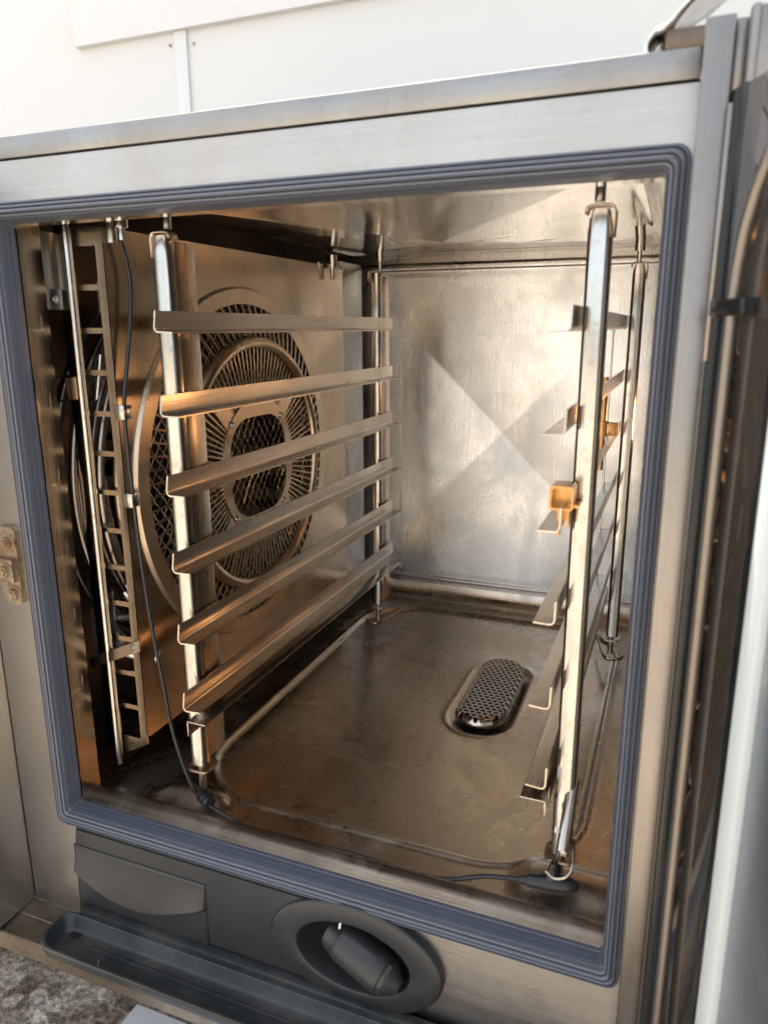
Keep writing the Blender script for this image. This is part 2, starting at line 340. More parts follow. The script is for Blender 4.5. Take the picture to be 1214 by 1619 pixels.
# door seal: ribbed profile swept round the opening
prof = [(1.0, 0.001), (1.0, -0.0035), (0.95, -0.0048), (0.88, -0.0050), (0.84, -0.0030), (0.82, -0.0030), (0.78, -0.0058), (0.70, -0.0064), (0.64, -0.0058),
        (0.61, -0.0036), (0.59, -0.0036), (0.56, -0.0064), (0.46, -0.0074), (0.38, -0.0064), (0.35, -0.0038), (0.33, -0.0038), (0.29, -0.0058), (0.20, -0.0052),
        (0.15, -0.0024), (0.12, -0.0022), (0.07, -0.0030), (0.03, -0.0010), (0.01, 0.0020), (0.03, 0.0028), (0.0, 0.0042), (0.0, 0.0078), (0.03, 0.0086), (0.0, 0.0096), (0.0, 0.0140), (0.3, 0.0150)]
def seal_loop(s, y):
    l_, r_ = gl+(ol-gl)*s, gr+(orr-gr)*s; b_, t_ = gb+(ob-gb)*s, gt+(ot-gt)*s
    rad = 0.003 + 0.005*s
    return [(u, y, v) for u, v in rrect(l_, r_, b_, t_, rad, 6)]
bm = B(); loft(bm, [seal_loop(s, y) for s, y in prof]); obj('door_seal', bm, M_seal, oven, 22)
# fine grooves read as thin raised beads on the seal
# sill, lips
bm = B()
yi, zi = 0.030, -0.0040
P_ = [(0.0125, -0.0110), (0.020, -0.0078), (yi-0.003, zi-0.0003), (yi, zi-0.0010), (yi+0.0015, -0.0125)]
A = [bm.verts.new((gl, y, z)) for y, z in P_]; C = [bm.verts.new((gr+.004, y, z)) for y, z in P_]
for i in range(len(P_)-1): bm.faces.new((A[i], C[i], C[i+1], A[i+1]))
obj('sill', bm, M_sill, oven, 40)
bm = B(); box(bm, -0.0155, gl, 0.0125, 0.0365, -0.0125, 0.497); obj('lip_panel', bm, M_lip, oven, None)
for z, l2 in ((0.4118, 1), (0.349, 1), (0.2855, 1), (0.222, 1), (0.160, 1), (0.096, 1), (0.081, 0)):    # bright scored level marks
    bm = B(); hgt = 0.0115 if l2 else 0.0
    plate(bm, [(0.0145, z-0.0005), (0.0296, z-0.0005), (0.0296, z+0.0005+hgt), (0.0285, z+0.0005+hgt), (0.0285, z+0.0005), (0.0145, z+0.0005)] if l2 else
          [(0.0145, z-0.0005), (0.0293, z-0.0005), (0.0293, z+0.0005), (0.0145, z+0.0005)], [], lambda u, v, w: (gl+0.0001+w, u, v), 0.0003)
    obj('level_mark', bm, M_post, oven, None)
bm = B(); box(bm, -0.016, gr+.004, 0.0125, 0.034, gt+.0012, gt+0.0045); obj('top_lip', bm, M_ceil, oven, None)
bm = B(); box(bm, gr+0.0045, gr+0.0065, 0.0125, 0.0365, -0.0125, 0.497)
box(bm, gr+0.0065, 0.472, 0.0345, 0.0365, -0.02, 0.51); obj('lip_panel', bm, M_lip, oven, None)
# inner shell of the fan space
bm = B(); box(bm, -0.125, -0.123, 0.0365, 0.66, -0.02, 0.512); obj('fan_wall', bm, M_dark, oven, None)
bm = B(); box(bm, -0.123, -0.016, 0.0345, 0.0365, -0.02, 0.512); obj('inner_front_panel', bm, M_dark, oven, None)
# right hand wall (behind the seal from here, but mirrored in the steel)
bm = B(); box(bm, 0.4725, 0.4745, 0.0365, 0.66, -0.02, 0.512); obj('side_wall', bm, M_back, oven, None)
# floor
ZF = -0.012
def sdr(x, y, x0, x1, y0, y1, r):
    qx = abs(x-(x0+x1)/2)-(x1-x0)/2+r; qy = abs(y-(y0+y1)/2)-(y1-y0)/2+r
    return math.hypot(max(qx, 0), max(qy, 0))+min(max(qx, qy), 0)-r
def sm(a, b, x):
    t = min(1, max(0, (x-a)/(b-a))); return t*t*(3-2*t)
DC = (0.2925, 0.3560)
def fh(x, y):
    z = ZF
    d = sdr(x, y, 0.056, 0.424, 0.066, 0.588, 0.085)
    z += 0.0032*math.exp(-(d/0.0030)**2) - 0.0030*sm(0.004, -0.005, d) - 0.003*sm(0, -0.14, d)
    for x0, x1, y0, y1 in ((0.046, 0.114, 0.0, 0.064), (0.386, 0.465, 0.0, 0.080)):
        dd = sdr(x, y, x0, x1, y0, y1, 0.016)
        z += 0.009*sm(0.012, -0.008, dd)*sm(0.034, 0.066, y)
    dd = sdr(x, y, DC[0]-0.031, DC[0]+0.031, DC[1]-0.0865, DC[1]+0.0865, 0.031)
    z -= 0.0022*sm(0.006, -0.001, dd); z += 0.0012*math.exp(-((dd-0.009)/0.003)**2)
    if y > 0.612: t = min(1, (y-0.612)/0.028); z += 0.022*(1-math.sqrt(max(0, 1-t*t)))
    if x > 0.452: t = min(1, (x-0.452)/0.020); z += 0.020*(1-math.sqrt(max(0, 1-t*t)))
    return z
bm = B(); grid(bm, -0.123, 0.472, 300, 0.0315, 0.640, 300, lambda x, y: (x, y, fh(x, y))); obj('chamber_floor', bm, M_floor, oven, 60)
# back wall, pressed into a shallow pyramid with a beaded rim
BX, BZ = 0.228, 0.258
def bw(x, z):
    hx, hz = 0.222, 0.226
    k = max(abs(x-BX)/hx, abs(z-BZ)/hz)
    y = 0.640
    if k < 1: y += 0.015*(1-k)
    y -= 0.0025*math.exp(-((z-0.020)/0.0022)**2)
    y -= 0.0025*math.exp(-((z-0.4975)/0.0025)**2)
    return y
bm = B(); grid(bm, -0.123, 0.472, 220, 0.010, 0.505, 220, lambda x, z: (x, bw(x, z), z)); obj('back_wall', bm, M_back, oven, 0.8)
# ceiling with pressed creases and a coved rear edge
def ch(x, y):
    k = max(abs(x-0.235)/0.20, abs(y-0.31)/0.235)
    z = 0.512
    if k < 1: z -= 0.016*(1-k)
    z -= 0.0025*math.exp(-((k-1)/0.02)**2)
    for cx, cy, a, L, h in ((0.30, 0.40, 0.1, 0.05, 0.0018), (0.22, 0.34, -0.1, 0.06, 0.0018)):
        u = (x-cx)*math.cos(a)+(y-cy)*math.sin(a); v = -(x-cx)*math.sin(a)+(y-cy)*math.cos(a)
        z += h*math.exp(-(u/L)**2-(v/0.006)**2)
    if y > 0.600: t = min(1, (y-0.600)/0.04); z -= 0.012*(1-math.sqrt(max(0, 1-t*t)))
    return z
bm = B(); grid(bm, -0.123, 0.472, 260, 0.030, 0.640, 260, lambda x, y: (x, y, ch(x, y))); obj('chamber_ceiling', bm, M_ceil, oven, 60)
# ---- air baffle with its fan openings
CY, CZ = 0.2585, 0.2660
YZ = lambda X: (lambda u, v, w: (X-w, u, v))
bm = B()
plate(bm, rrect(0.058, 0.440, 0.036, 0.4920, 0.006, 4), [ell(CY, CZ, 0.176, 0.176, 96)], YZ(0.030), 0.0015)
# folded front edge with slots (ladder) standing square to the chamber
slots = []
z0s = [0.478-0.0345*i for i in range(14)]
for i in range(13):
    slots.append([(-0.0010, z0s[i+1]+0.0045), (0.0225, z0s[i+1]+0.0045), (0.0225, z0s[i]), (-0.0010, z0s[i])])
plate(bm, [(-0.0060, 0.010), (0.0300, 0.030), (0.0300, 0.4915), (-0.0060, 0.4950)], slots, lambda u, v, w: (u, 0.0578+w, v), 0.0014)
box(bm, -0.0205, -0.0055, 0.0600, 0.0615, 0.012, 0.495)
obj('air_baffle', bm, M_baf, oven, 25)
bm = B(); tube(bm, [(-0.0062, 0.0572, 0.002), (-0.0055, 0.0565, 0.25), (-0.0062, 0.0572, 0.497)], 0.0032, 14); obj('edge_rod', bm, M_post, oven)
bm = B(); plate(bm, rrect(0.4475, 0.5270, 0.045, 0.4950, 0.004, 3), [], YZ(0.026), 0.0015)
box(bm, 0.0225, 0.0245, 0.438, 0.4480, 0.045, 0.49)
obj('rear_baffle_strip', bm, M_baf, oven, 25)
bm = B(); box(bm, 0.010, 0.019, 0.5300, 0.6120, 0.020, 0.503, 0.002); obj('duct_panel', bm, M_back, oven)
# fan grille
def pol(r, a, x): return (x, CY+r*math.cos(a), CZ+r*math.sin(a))
def ring(bm, r0, x0, r1, x1, n=120):
    rr = []
    for k, (r, x) in enumerate(((r0, x0), (r1, x1), (r1, x1-0.0012), (r0, x0-0.0012))):
        rr.append([bm.verts.new(pol(r, 2*PI*i/n, x)) for i in range(n)])
    for k in range(4):
        a, b = rr[k], rr[(k+1) % 4]
        for i in range(n): bm.faces.new((a[i], a[(i+1) % n], b[(i+1) % n], b[i]))
def bar(bm, a, r0, x0, r1, x1, w, t=0.0012, tw=0.0):
    d = Vector((0, math.cos(a), math.sin(a))); s = Vector((0, -math.sin(a), math.cos(a)))*w/2
    p0 = Vector(pol(r0, a, x0)); p1 = Vector(pol(r1, a+tw, x1)); up = Vector((t, 0, 0))
    vs = [bm.verts.new(v) for v in (p0-s, p0+s, p1+s, p1-s, p0-s-up, p0+s-up, p1+s-up, p1-s-up)]
    for f in ((0, 1, 2, 3), (7, 6, 5, 4), (0, 4, 5, 1), (1, 5, 6, 2), (2, 6, 7, 3), (3, 7, 4, 0)): bm.faces.new([vs[i] for i in f])
bm = B()
ring(bm, 0.172, 0.0335, 0.187, 0.0335); ring(bm, 0.1865, 0.0335, 0.1895, 0.0302)
for i in range(84):
    a = 2*PI*i/84; bar(bm, a, 0.139, 0.041, 0.173, 0.0333, 0.0020, 0.0012, 0.02)
n_in = 100
for i in range(n_in):
    a = 2*PI*i/n_in
    bar(bm, a, 0.0700, 0.0435, 0.127, 0.0435, 0.0018)
# raised tubular ring
pts = [pol(0.1325, 2*PI*i/120, 0.0440) for i in range(120)]
tube(bm, pts, 0.0062, 10, closed=True)
# four wide spokes and the square-cornered centre plate
for k in range(4):
    a = PI/4+k*PI/2; bar(bm, a, 0.070, 0.0440, 0.100, 0.0440, 0.020)
plate(bm, ell(CY, CZ, 0.0745, 0.0745, 72), [rrect(CY-0.058, CY+0.058, CZ-0.054, CZ+0.054, 0.038, 10)], YZ(0.0452), 0.0015)
grille = obj('fan_grille', bm, M_grill, oven, 40)
for k in range(4):
    bm = B(); a = PI/4+k*PI/2; hexbolt(bm, pol(0.071, a, 0.0452), (1, 0, 0), 0.0026, 0.0022)
    obj('grille_bolt', bm, M_post, grille)
bm = B()
for sgn in (1, -1):
    k = -22
    while k <= 22:
        off = k*0.0100; h2 = 0.168**2-off*off
        if h2 > 0:
            h = math.sqrt(h2); a = math.radians(52)*sgn
            d = Vector((0, math.cos(a), math.sin(a))); s = Vector((0, -math.sin(a), math.cos(a)))
            c = Vector((0.026, CY, CZ))+s*off
            segs = 26
            tube(bm, [c+d*h*(2*j/segs-1)+Vector((0.0006*math.sin(j*1.7+k), 0, 0))+s*(0.0006*math.sin(j*2.3)) for j in range(segs+1)], 0.0006, 5)
        k += 1
obj('wire_mesh', bm, M_wire, grille, 60)
# fan wheel and its motor plate behind the mesh
bm = B()
for i in range(28):
    a = 2*PI*i/28
    p0 = Vector(pol(0.118, a, 0.005)); p1 = Vector(pol(0.152, a+0.16, 0.005)); q = Vector((-0.055, 0, 0))
    v = [bm.verts.new(w) for w in (p0, p1, p1+q, p0+q)]; bm.faces.new(v)
tube(bm, [pol(0.152, 2*PI*i/80, 0.006) for i in range(80)], 0.003, 8, closed=True)
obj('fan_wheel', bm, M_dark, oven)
for j, (r, x, w) in enumerate(((0.188, 0.012, 0.0042), (0.194, -0.003, 0.0042), (0.189, -0.017, 0.0042), (0.202, -0.026, 0.0042), (0.192, -0.034, 0.0042), (0.205, -0.044, 0.0042), (0.196, -0.056, 0.0042))):
    bm = B(); tube(bm, [pol(r, 2*PI*i/100, x) for i in range(100)], w, 12, closed=True); obj('heating_coil', bm, M_pipe, oven)
# loose pipes in the gap
bm = B()
tube(bm, smoothpts([(-0.030, 0.085, 0.40), (-0.034, 0.075, 0.33), (-0.032, 0.070, 0.25), (-0.020, 0.072, 0.15), (0.01, 0.09, 0.10)]), 0.0052, 12); obj('water_pipe', bm, M_pipe, oven)
bm = B()
tube(bm, smoothpts([(-0.016, 0.095, 0.39), (-0.020, 0.085, 0.32), (-0.010, 0.082, 0.22), (0.01, 0.095, 0.12)]), 0.0045, 12); obj('water_pipe', bm, M_wire, oven)
bm = B(); tube(bm, smoothpts([(0.030, 0.085, 0.108), (0.010, 0.075, 0.112), (-0.012, 0.072, 0.118)]), 0.0065, 14); obj('drain_pipe', bm, M_wire, oven)
bm = B(); tube(bm, smoothpts([(-0.024, 0.070, 0.148), (-0.014, 0.074, 0.147), (0.000, 0.078, 0.147), (0.009, 0.078, 0.152), (0.010, 0.078, 0.162), (0.002, 0.078, 0.172)]), 0.0038, 12); obj('hinge_pin', bm, M_wire, oven)
# brackets beside the ladder
bm = B(); box(bm, -0.0275, -0.0250, 0.048, 0.075, 0.4285, 0.4905, 0.0005); box(bm, -0.0250, -0.0105, 0.0500, 0.0515, 0.4285, 0.4450, 0.0004)
box(bm, -0.0250, -0.0150, 0.072, 0.0735, 0.4285, 0.4905)
br = obj('mounting_bracket', bm, M_galv, oven)
bm = B(); hexbolt(bm, (-0.0180, 0.0500, 0.4368), (0, -1, 0), 0.0028, 0.002); obj('bolt', bm, M_galv, br)
bm = B(); 
for a_ in ((-0.0275, -0.0145, 0.352, 0.3535), (-0.0275, -0.0145, 0.3725, 0.374), (-0.0158, -0.0145, 0.352, 0.374)):
    box(bm, a_[0], a_[1], 0.050, 0.078, a_[2], a_[3])
box(bm, -0.0275, -0.0145, 0.0755, 0.0765, 0.352, 0.374)
obj('square_socket', bm, M_wing, oven, None)
bm = B(); plate(bm, [(-0.034, 0.105), (-0.034, 0.150), (-0.022, 0.170), (-0.004, 0.176), (-0.006, 0.112), (-0.018, 0.092), (-0.028, 0.096)], [ell(-0.019, 0.137, 0.0018, 0.0018, 12)], lambda u, v, w: (u, 0.068+w, v), 0.0015)
hp = obj('hinge_plate', bm, M_galv, oven, None)
bm = B(); hexbolt(bm, (-0.0195, 0.0675, 0.1000), (0, -1, 0), 0.0036, 0.003); obj('bolt', bm, M_wire, hp)
bm = B()
plate(bm, [(-0.0270, 0.1000), (0.0335, 0.1270), (0.0335, 0.1380), (-0.0270, 0.1100)], [], lambda u, v, w: (u, 0.0545+w, v), 0.0012)
st = obj('cross_strap', bm, M_wing, oven, None)
bm = B(); hexbolt(bm, (0.0262, 0.0545, 0.1300), (0, -1, 0), 0.0024, 0.0015); obj('rivet', bm, M_post, st)
bm = B()   # maker's plate behind the slots, turned
plate(bm, [(-0.004, 0.425), (0.028, 0.436), (0.028, 0.461), (-0.004, 0.452)], [], lambda u, v, w: (u, 0.085+w, v), 0.001)
pl = obj('rating_plate', bm, M_wire, oven, None)
def text(name, body, size, mat, parent, origin, ux, uy, depth=0.0002):
    cu = bpy.data.curves.new(name, 'FONT'); cu.body = body; cu.size = size; cu.extrude = depth
    o = bpy.data.objects.new(name, cu); COL.objects.link(o); bpy.context.view_layer.update()
    me = bpy.data.meshes.new_from_object(o.evaluated_get(bpy.context.evaluated_depsgraph_get()))
    COL.objects.unlink(o); bpy.data.objects.remove(o)
    q = bpy.data.objects.new(name, me); COL.objects.link(q)
    ux = Vector(ux).normalized(); uy = Vector(uy).normalized(); uz = ux.cross(uy)
    mt = Matrix((( ux.x, uy.x, uz.x), (ux.y, uy.y, uz.y), (ux.z, uy.z, uz.z))).to_4x4(); mt.translation = Vector(origin)-rootloc(parent)
    me.transform(mt); me.materials.clear(); me.materials.append(mat); q.parent = parent
    return q
text('plate_lettering', 'MEER B', 0.0058, M_hole, pl, (0.000, 0.0845, 0.4455), (1, 0, 0.12), (0, 0, 1))
# ceiling pins
for x, y, z0, z1, r in ((0.0985, 0.052, 0.4860, 0.512, 0.0032), (0.0985, 0.485, 0.484, 0.512, 0.0026), (0.4155, 0.052, 0.4860, 0.512, 0.0032), (0.4155, 0.485, 0.484, 0.512, 0.0026), (0.034, 0.065, 0.4800, 0.512, 0.0045), (0.055, 0.052, 0.480, 0.505, 0.0025), (0.034, 0.478, 0.475, 0.505, 0.0032)):
    bm = B(); cyl(bm, (x, y, z0), (x, y, z1), r, n=16); cyl(bm, (x, y, z1-0.016), (x, y, z1), r*2.2, n=20); obj('hanging_pin', bm, M_post, oven)
# lower hooks that hold the post feet
def loop_bracket(cx, cy, z, s, sy):
    bm = B()
    pts = [(cx-0.012*s, cy-0.018*sy, z), (cx-0.014*s, cy+0.02*sy, z), (cx+0.0, cy+0.030*sy, z), (cx+0.010*s, cy+0.020*sy, z), (cx+0.026*s, cy-0.05*sy, z+0.001)]
    P = smoothpts(pts, 6); n = len(P)
    V = []
    for i, p in enumerate(P):
        w = 0.0045
        V.append([bm.verts.new(p+Vector((0, 0, d))) for d in (0, w)])
    for i in range(n-1): bm.faces.new((V[i][0], V[i+1][0], V[i+1][1], V[i][1]))
    o = obj('foot_hook', bm, M_wing, oven, 60)
    sl = o.modifiers.new('s', 'SOLIDIFY'); sl.thickness = 0.0016; sl.offset = 0
loop_bracket(0.0925, 0.495, 0.002, 1, -1); loop_bracket(0.4180, 0.495, 0.002, -1, -1)
# drain cover: perforated capsule with rolled edge
def capd(x, y): return -sdr(x, y, -0.0295, 0.0295, -0.0850, 0.0850, 0.0292)
bm = B(); holes = []
row = 0; y = -0.081
while y < 0.0815:
    x = -0.0285 + (0.0036 if row % 2 else 0)
    while x < 0.0287:
        if capd(x, y) > 0.0034: holes.append([(x+0.0029*math.cos(2*PI*i/10), y+0.0026*math.sin(2*PI*i/10)) for i in range(10)])
        x += 0.0072
    y += 0.0064; row += 1
def dome(u, v, w):
    d = max(0, min(0.0075, capd(u, v))); t = 1-d/0.0075
    return (DC[0]+u, DC[1]+v, -0.0155+0.0115*math.sqrt(max(0, 1-t*t*0.98))+w)
capsule = rrect(-0.0295, 0.0295, -0.0850, 0.0850, 0.0292, 14)
plate(bm, capsule, holes, dome, 0.0)
dc = obj('drain_cover', bm, M_rail, oven, 50)
sl = dc.modifiers.new('s', 'SOLIDIFY'); sl.thickness = 0.0009; sl.offset = -1
bm = B(); plate(bm, rrect(DC[0]-.0265, DC[0]+.0265, DC[1]-.082, DC[1]+.082, 0.026, 8), [], lambda u, v, w: (u, v, -0.0158+w), 0.001); obj('drain_opening', bm, M_hole, oven, None)
# chamber lamp in the right wall
bm = B(); cyl(bm, (0.4715, 0.50, 0.30), (0.4690, 0.50, 0.30), 0.026, n=32); lamp_o = obj('chamber_lamp', bm, emit('lamp_glass', (1.0, 0.50, 0.20), 10.0), oven)
bm = B(); tube(bm, [(0.4700, 0.50+0.028*math.cos(2*PI*i/40), 0.30+0.028*math.sin(2*PI*i/40)) for i in range(40)], 0.003, 8, closed=True); obj('lamp_rim', bm, M_post, lamp_o)
# ---- left latch keeper
bm = B(); plate(bm, rrect(-0.0560, -0.0345, 0.184, 0.2525, 0.006, 5), [], lambda u, v, w: (u, -0.0045+w, v), 0.0055)
box(bm, -0.060, -0.036, -0.010, -0.0045, 0.205, 0.2255, 0.0012)
lt = obj('latch_keeper', bm, M_rust, oven, 30)
for z in (0.2395, 0.2155, 0.1935):
    bm = B(); hexbolt(bm, (-0.0415, -0.0045 if z != 0.2155 else -0.010, z), (0, -1, 0), 0.0055, 0.005); obj('bolt', bm, M_rust, lt)
# ---- plastic fascia, filter cover, hose housing
bm = B()
fo = [(-0.0075, -0.0285), (0.2240, -0.0280), (0.2290, -0.0300), (0.2150, -0.0370), (0.2020, -0.050), (0.1960, -0.064), (0.1980, -0.080), (0.2080, -0.094), (0.2280, -0.1060), (0.2450, -0.1240), (-0.0140, -0.1240), (-0.0110, -0.05)]
plate(bm, fo, [], lambda u, v, w: (u, -0.0042+w, v), 0.005)
bmesh.ops.bevel(bm, geom=[e for e in bm.edges if abs(e.verts[0].co.y+0.0042) < 1e-5 and abs(e.verts[1].co.y+0.0042) < 1e-5 and len(e.link_faces) == 2 and abs(e.link_faces[0].normal.dot(e.link_faces[1].normal)) < 0.5], offset=0.0012, segments=2, affect='EDGES')
fascia = obj('fascia_panel', bm, M_blk, oven, 30)
bm = B()
def filt(u, v):          # u 0..1 along, v 0..1 down
    x = -0.0100+0.1415*u; zt = -0.0460; zb = -0.1180; z = zt+(zb-zt)*v; d = (zt-z)
    arc = 0.022+0.024*math.sin(PI*min(1, u**0.85))
    if d < arc: h = 0.0010+0.0050*(d/arc)**1.6*sm(0, 0.012, (1-u)*0.1415+0.004)
    else: h = 0.0014+0.0046*sm(0.0030, 0, d-arc)*sm(0, 0.012, (1-u)*0.1415+0.004)
    e = min(u*0.1415, (1-u)*0.1415, d, (z-zb))
    h = h*sm(-0.0005, 0.0016, e)
    return (x, -0.0045-h, z)
grid(bm, 0, 1, 140, 0, 1, 110, filt)
obj('filter_cover', bm, M_blk, fascia, 45)
bm = B(); box(bm, -0.0109, 0.1324, -0.00445, -0.0041, -0.1189, -0.0451); obj('cover_gap', bm, M_hole, fascia, None)
bm = B()
E_ = lambda a, b, y, cx=0.2692, cz=-0.0645: [(u, y, v) for u, v in ell(cx, cz-(0.003 if cz > -0.0646 else 0.0015), a, b*0.94, 72)]
loft(bm, [E_(0.0738, 0.0500, 0.0010), E_(0.0738, 0.0500, -0.0052), E_(0.0730, 0.0492, -0.0068), E_(0.0712, 0.0475, -0.0076), E_(0.062, 0.0405, -0.0078, 0.2690, -0.0655),
          E_(0.0500, 0.0340, -0.0080, 0.2686, -0.0670), E_(0.0490, 0.0332, -0.0076, 0.2685, -0.0671), E_(0.0482, 0.0325, -0.0060, 0.2685, -0.0672), E_(0.0465, 0.0310, 0.0060, 0.2685, -0.0672),
          E_(0.042, 0.029, 0.020, 0.2685, -0.067), E_(0.030, 0.021, 0.033, 0.2685, -0.067)], closed_end=True)
obj('hose_housing', bm, M_blk, oven, 40)
# ---- drip tray channel
bm = B()
def trayloop(off, z, x1=0.455):
    y0, y1, xl = -0.0560+off, -0.0130-off, -0.0190+off
    r0, r1 = 0.020-off*0.6, 0.010-off*0.3
    L = []
    for i in range(9):
        a = math.radians(180+90*i/8); L.append((xl+0.012+r0*(1+math.cos(a))-0.012+0.010*0, y0+r0*(1+math.sin(a)), z))
    L = [(max(xl, p[0]), p[1], p[2]) for p in L]
    L.append((x1-off, y0, z)); L.append((x1-off, y1, z))
    for i in range(7):
        a = math.radians(90+90*i/6); L.append((xl-0.0+r1*(1+math.cos(a)), y1-r1*(1-math.sin(a)), z))
    return L
loft(bm, [trayloop(0.006, -0.1275), trayloop(0.0005, -0.120), trayloop(0, -0.113), trayloop(0.0006, -0.1115), trayloop(0.0026, -0.1115), trayloop(0.0036, -0.113), trayloop(0.0060, -0.1225), trayloop(0.0100, -0.1250)], closed_end=True, closed_start=True)
tray = obj('drip_tray', bm, M_tray, oven, 50)
bm = B(); tube(bm, smoothpts([(0.02, -0.0315, -0.1248), (0.2, -0.0315, -0.1248), (0.44, -0.0315, -0.1248)]), 0.0022, 8); obj('tray_rib', bm, M_tray, tray)
bm = B(); box(bm, -0.004, 0.44, -0.0140, -0.0042, -0.1230, -0.1060, 0.002); obj('tray_back_rail', bm, M_tray, tray)
bm = B(); cyl(bm, (0.0000, -0.0235, -0.1252), (0.0000, -0.0235, -0.1243), 0.0050, n=24); obj('drain_spout', bm, M_hole, tray)
bm = B(); tube(bm, smoothpts([(0.040, -0.040, -0.1242), (0.042, -0.041, -0.1240), (0.043, -0.0435, -0.1242), (0.0445, -0.044, -0.1242)], 4), 0.0006, 6)
cr = obj('crumb', bm, M_rust, None); cr['label'] = 'tiny rust coloured crumb lying in the left end of the black drip tray'; cr['category'] = 'crumb'
# ---- door standing open on the right
door = None
bm = B()
box(bm, 0.4665, 0.4800, -0.0200, -0.0010, -0.16, 0.5540, 0.0012)
door = obj('door', bm, M_dframe, oven)
bm = B(); box(bm, 0.4802, 0.4855, -0.0130, -0.0010, 0.5215, 0.5540, 0.0008); box(bm, 0.4855, 0.53, -0.0250, 0.0, 0.515, 0.5545, 0.001)
tube(bm, [(0.4878, -0.0262, 0.522), (0.4878, -0.0262, 0.5540)], 0.0018, 10)
obj('door_edge', bm, M_dframe, door)
bm = B(); box(bm, 0.4795, 0.4822, -0.0235, -0.0190, 0.395, 0.5150, 0.0008); obj('hinge_leaf', bm, M_dframe, door)
a_ = math.radians(25); dd_ = Vector((math.sin(a_), -math.cos(a_), 0)); dn_ = Vector((-math.cos(a_), -math.sin(a_), 0))
P0 = Vector((0.4812, -0.0205, 0))
def dslab(t0, t1, z0, z1, n0, n1, bev=0.0008):
    bm = bmesh.new(); box(bm, t0, t1, n0, n1, z0, z1, bev)
    for v in bm.verts:
        q = P0+dd_*v.co.x+dn_*v.co.y; v.co = Vector((q.x, q.y, v.co.z))
    return bm
obj('door_glass', dslab(0.0, 0.0640, -0.17, 0.5205, -0.006, 0.0), M_glass, door)
obj('glass_border', dslab(-0.001, 0.0130, -0.17, 0.5210, -0.0055, 0.0004), M_dborder, door)
obj('glass_border', dslab(0.0550, 0.0650, -0.17, 0.5210, -0.0055, 0.0005), M_dborder, door)
obj('door_trim', dslab(0.0652, 0.0785, -0.17, 0.5215, -0.010, 0.0030, 0.002), M_pale, door)
bm = B(); q0 = P0+dd_*0.0290+dn_*0.0045
tube(bm, [Vector((q0.x, q0.y, -0.17)), Vector((q0.x, q0.y, 0.425)), Vector((q0.x, q0.y, 0.440))+dd_*0.0012, Vector((q0.x, q0.y, 0.455))+dd_*0.004, Vector((q0.x, q0.y, 0.470))+dd_*0.010, Vector((q0.x, q0.y, 0.485))+dd_*0.019, Vector((q0.x, q0.y, 0.50))+dd_*0.031], 0.0030, 14); obj('door_rail', bm, M_rail_d, door)
obj('rail_clamp', dslab(0.0140, 0.0440, 0.4170, 0.4250, 0.0005, 0.0085, 0.001), M_dborder, door)
obj('door_skin', dslab(0.0790, 0.55, -0.17, 0.5215, -0.012, -0.001, 0.001), M_skin, door)
# a bent sheet bracket on top of the oven by the hinge
bm = B()
pr = smoothpts([(0.4385, 0.5490), (0.4380, 0.5540), (0.4420, 0.5585), (0.4480, 0.5610), (0.4530, 0.5680), (0.4620, 0.5760), (0.4760, 0.5850), (0.4980, 0.5900)], 5)
V = [[bm.verts.new((p[0]+0.002*math.sin(9*j), 0.004+0.05*j/4, p[1]+0.0012*math.sin(j*2.1+p[0]*300))) for j in range(5)] for p in [(q.x, q.y) for q in [Vector((a, b, 0)) for a, b, *_ in [(v.x, v.y) for v in [Vector((p[0], p[1], 0)) if not isinstance(p, Vector) else p for p in pr]]]]]
for i in range(len(V)-1):
    for j in range(4): bm.faces.new((V[i][j], V[i+1][j], V[i+1][j+1], V[i][j+1]))
hb = obj('hinge_cover', bm, M_ceil, oven, 60)
sl = hb.modifiers.new('s', 'SOLIDIFY'); sl.thickness = 0.0015
bm = B(); box(bm, 0.4470, 0.52, 0.006, 0.05, 0.5485, 0.5600, 0.003); obj('hinge_block', bm, M_dark, oven)

# ================================================================ HANGING RACKS
ZR = (0.4258, 0.3627, 0.2999, 0.2360, 0.1742, 0.1120)
def rail_bm(x, s, z, y0=0.0245, y1=0.522):
    """angle rail: upright leg and inward shelf with a rolled corner; s=+1 shelf points to +x"""
    bm = B(); t = 0.0012
    prof = [(0, 0)] + [(0.0, -0.012)] + [(0.0038*(1-math.cos(a)), -0.012-0.0042*math.sin(a)) for a in (0.4, 0.8, 1.2, PI/2)] + [(0.0150, -0.0168)]
    inner = [(0.0150, -0.0168+t)] + [(0.0038-(0.0038-t)*math.cos(a), -0.012-(0.0042-t)*math.sin(a)) for a in (PI/2, 1.2, 0.8, 0.4)] + [(t, -0.012), (t, 0)]
    pts = prof+inner; N = 14
    rows = []
    for k in range(N+1):
        y = y0+(y1-y0)*k/N; inset = 0.0
        row = []
        for (u, v) in pts:
            yy = y
            if k == 0 and v > -0.001: yy += 0.0022
            if k == 0 and u > 0.014: yy += 0.0022
            row.append(bm.verts.new((x+s*u, yy, z+v)))
        rows.append(row)
    m_ = len(pts)
    for a, b in zip(rows, rows[1:]):
        for k in range(m_): bm.faces.new((a[k], a[(k+1) % m_], b[(k+1) % m_], b[k]))
    bm.faces.new(rows[0]); bm.faces.new(rows[-1][::-1])
    return bm
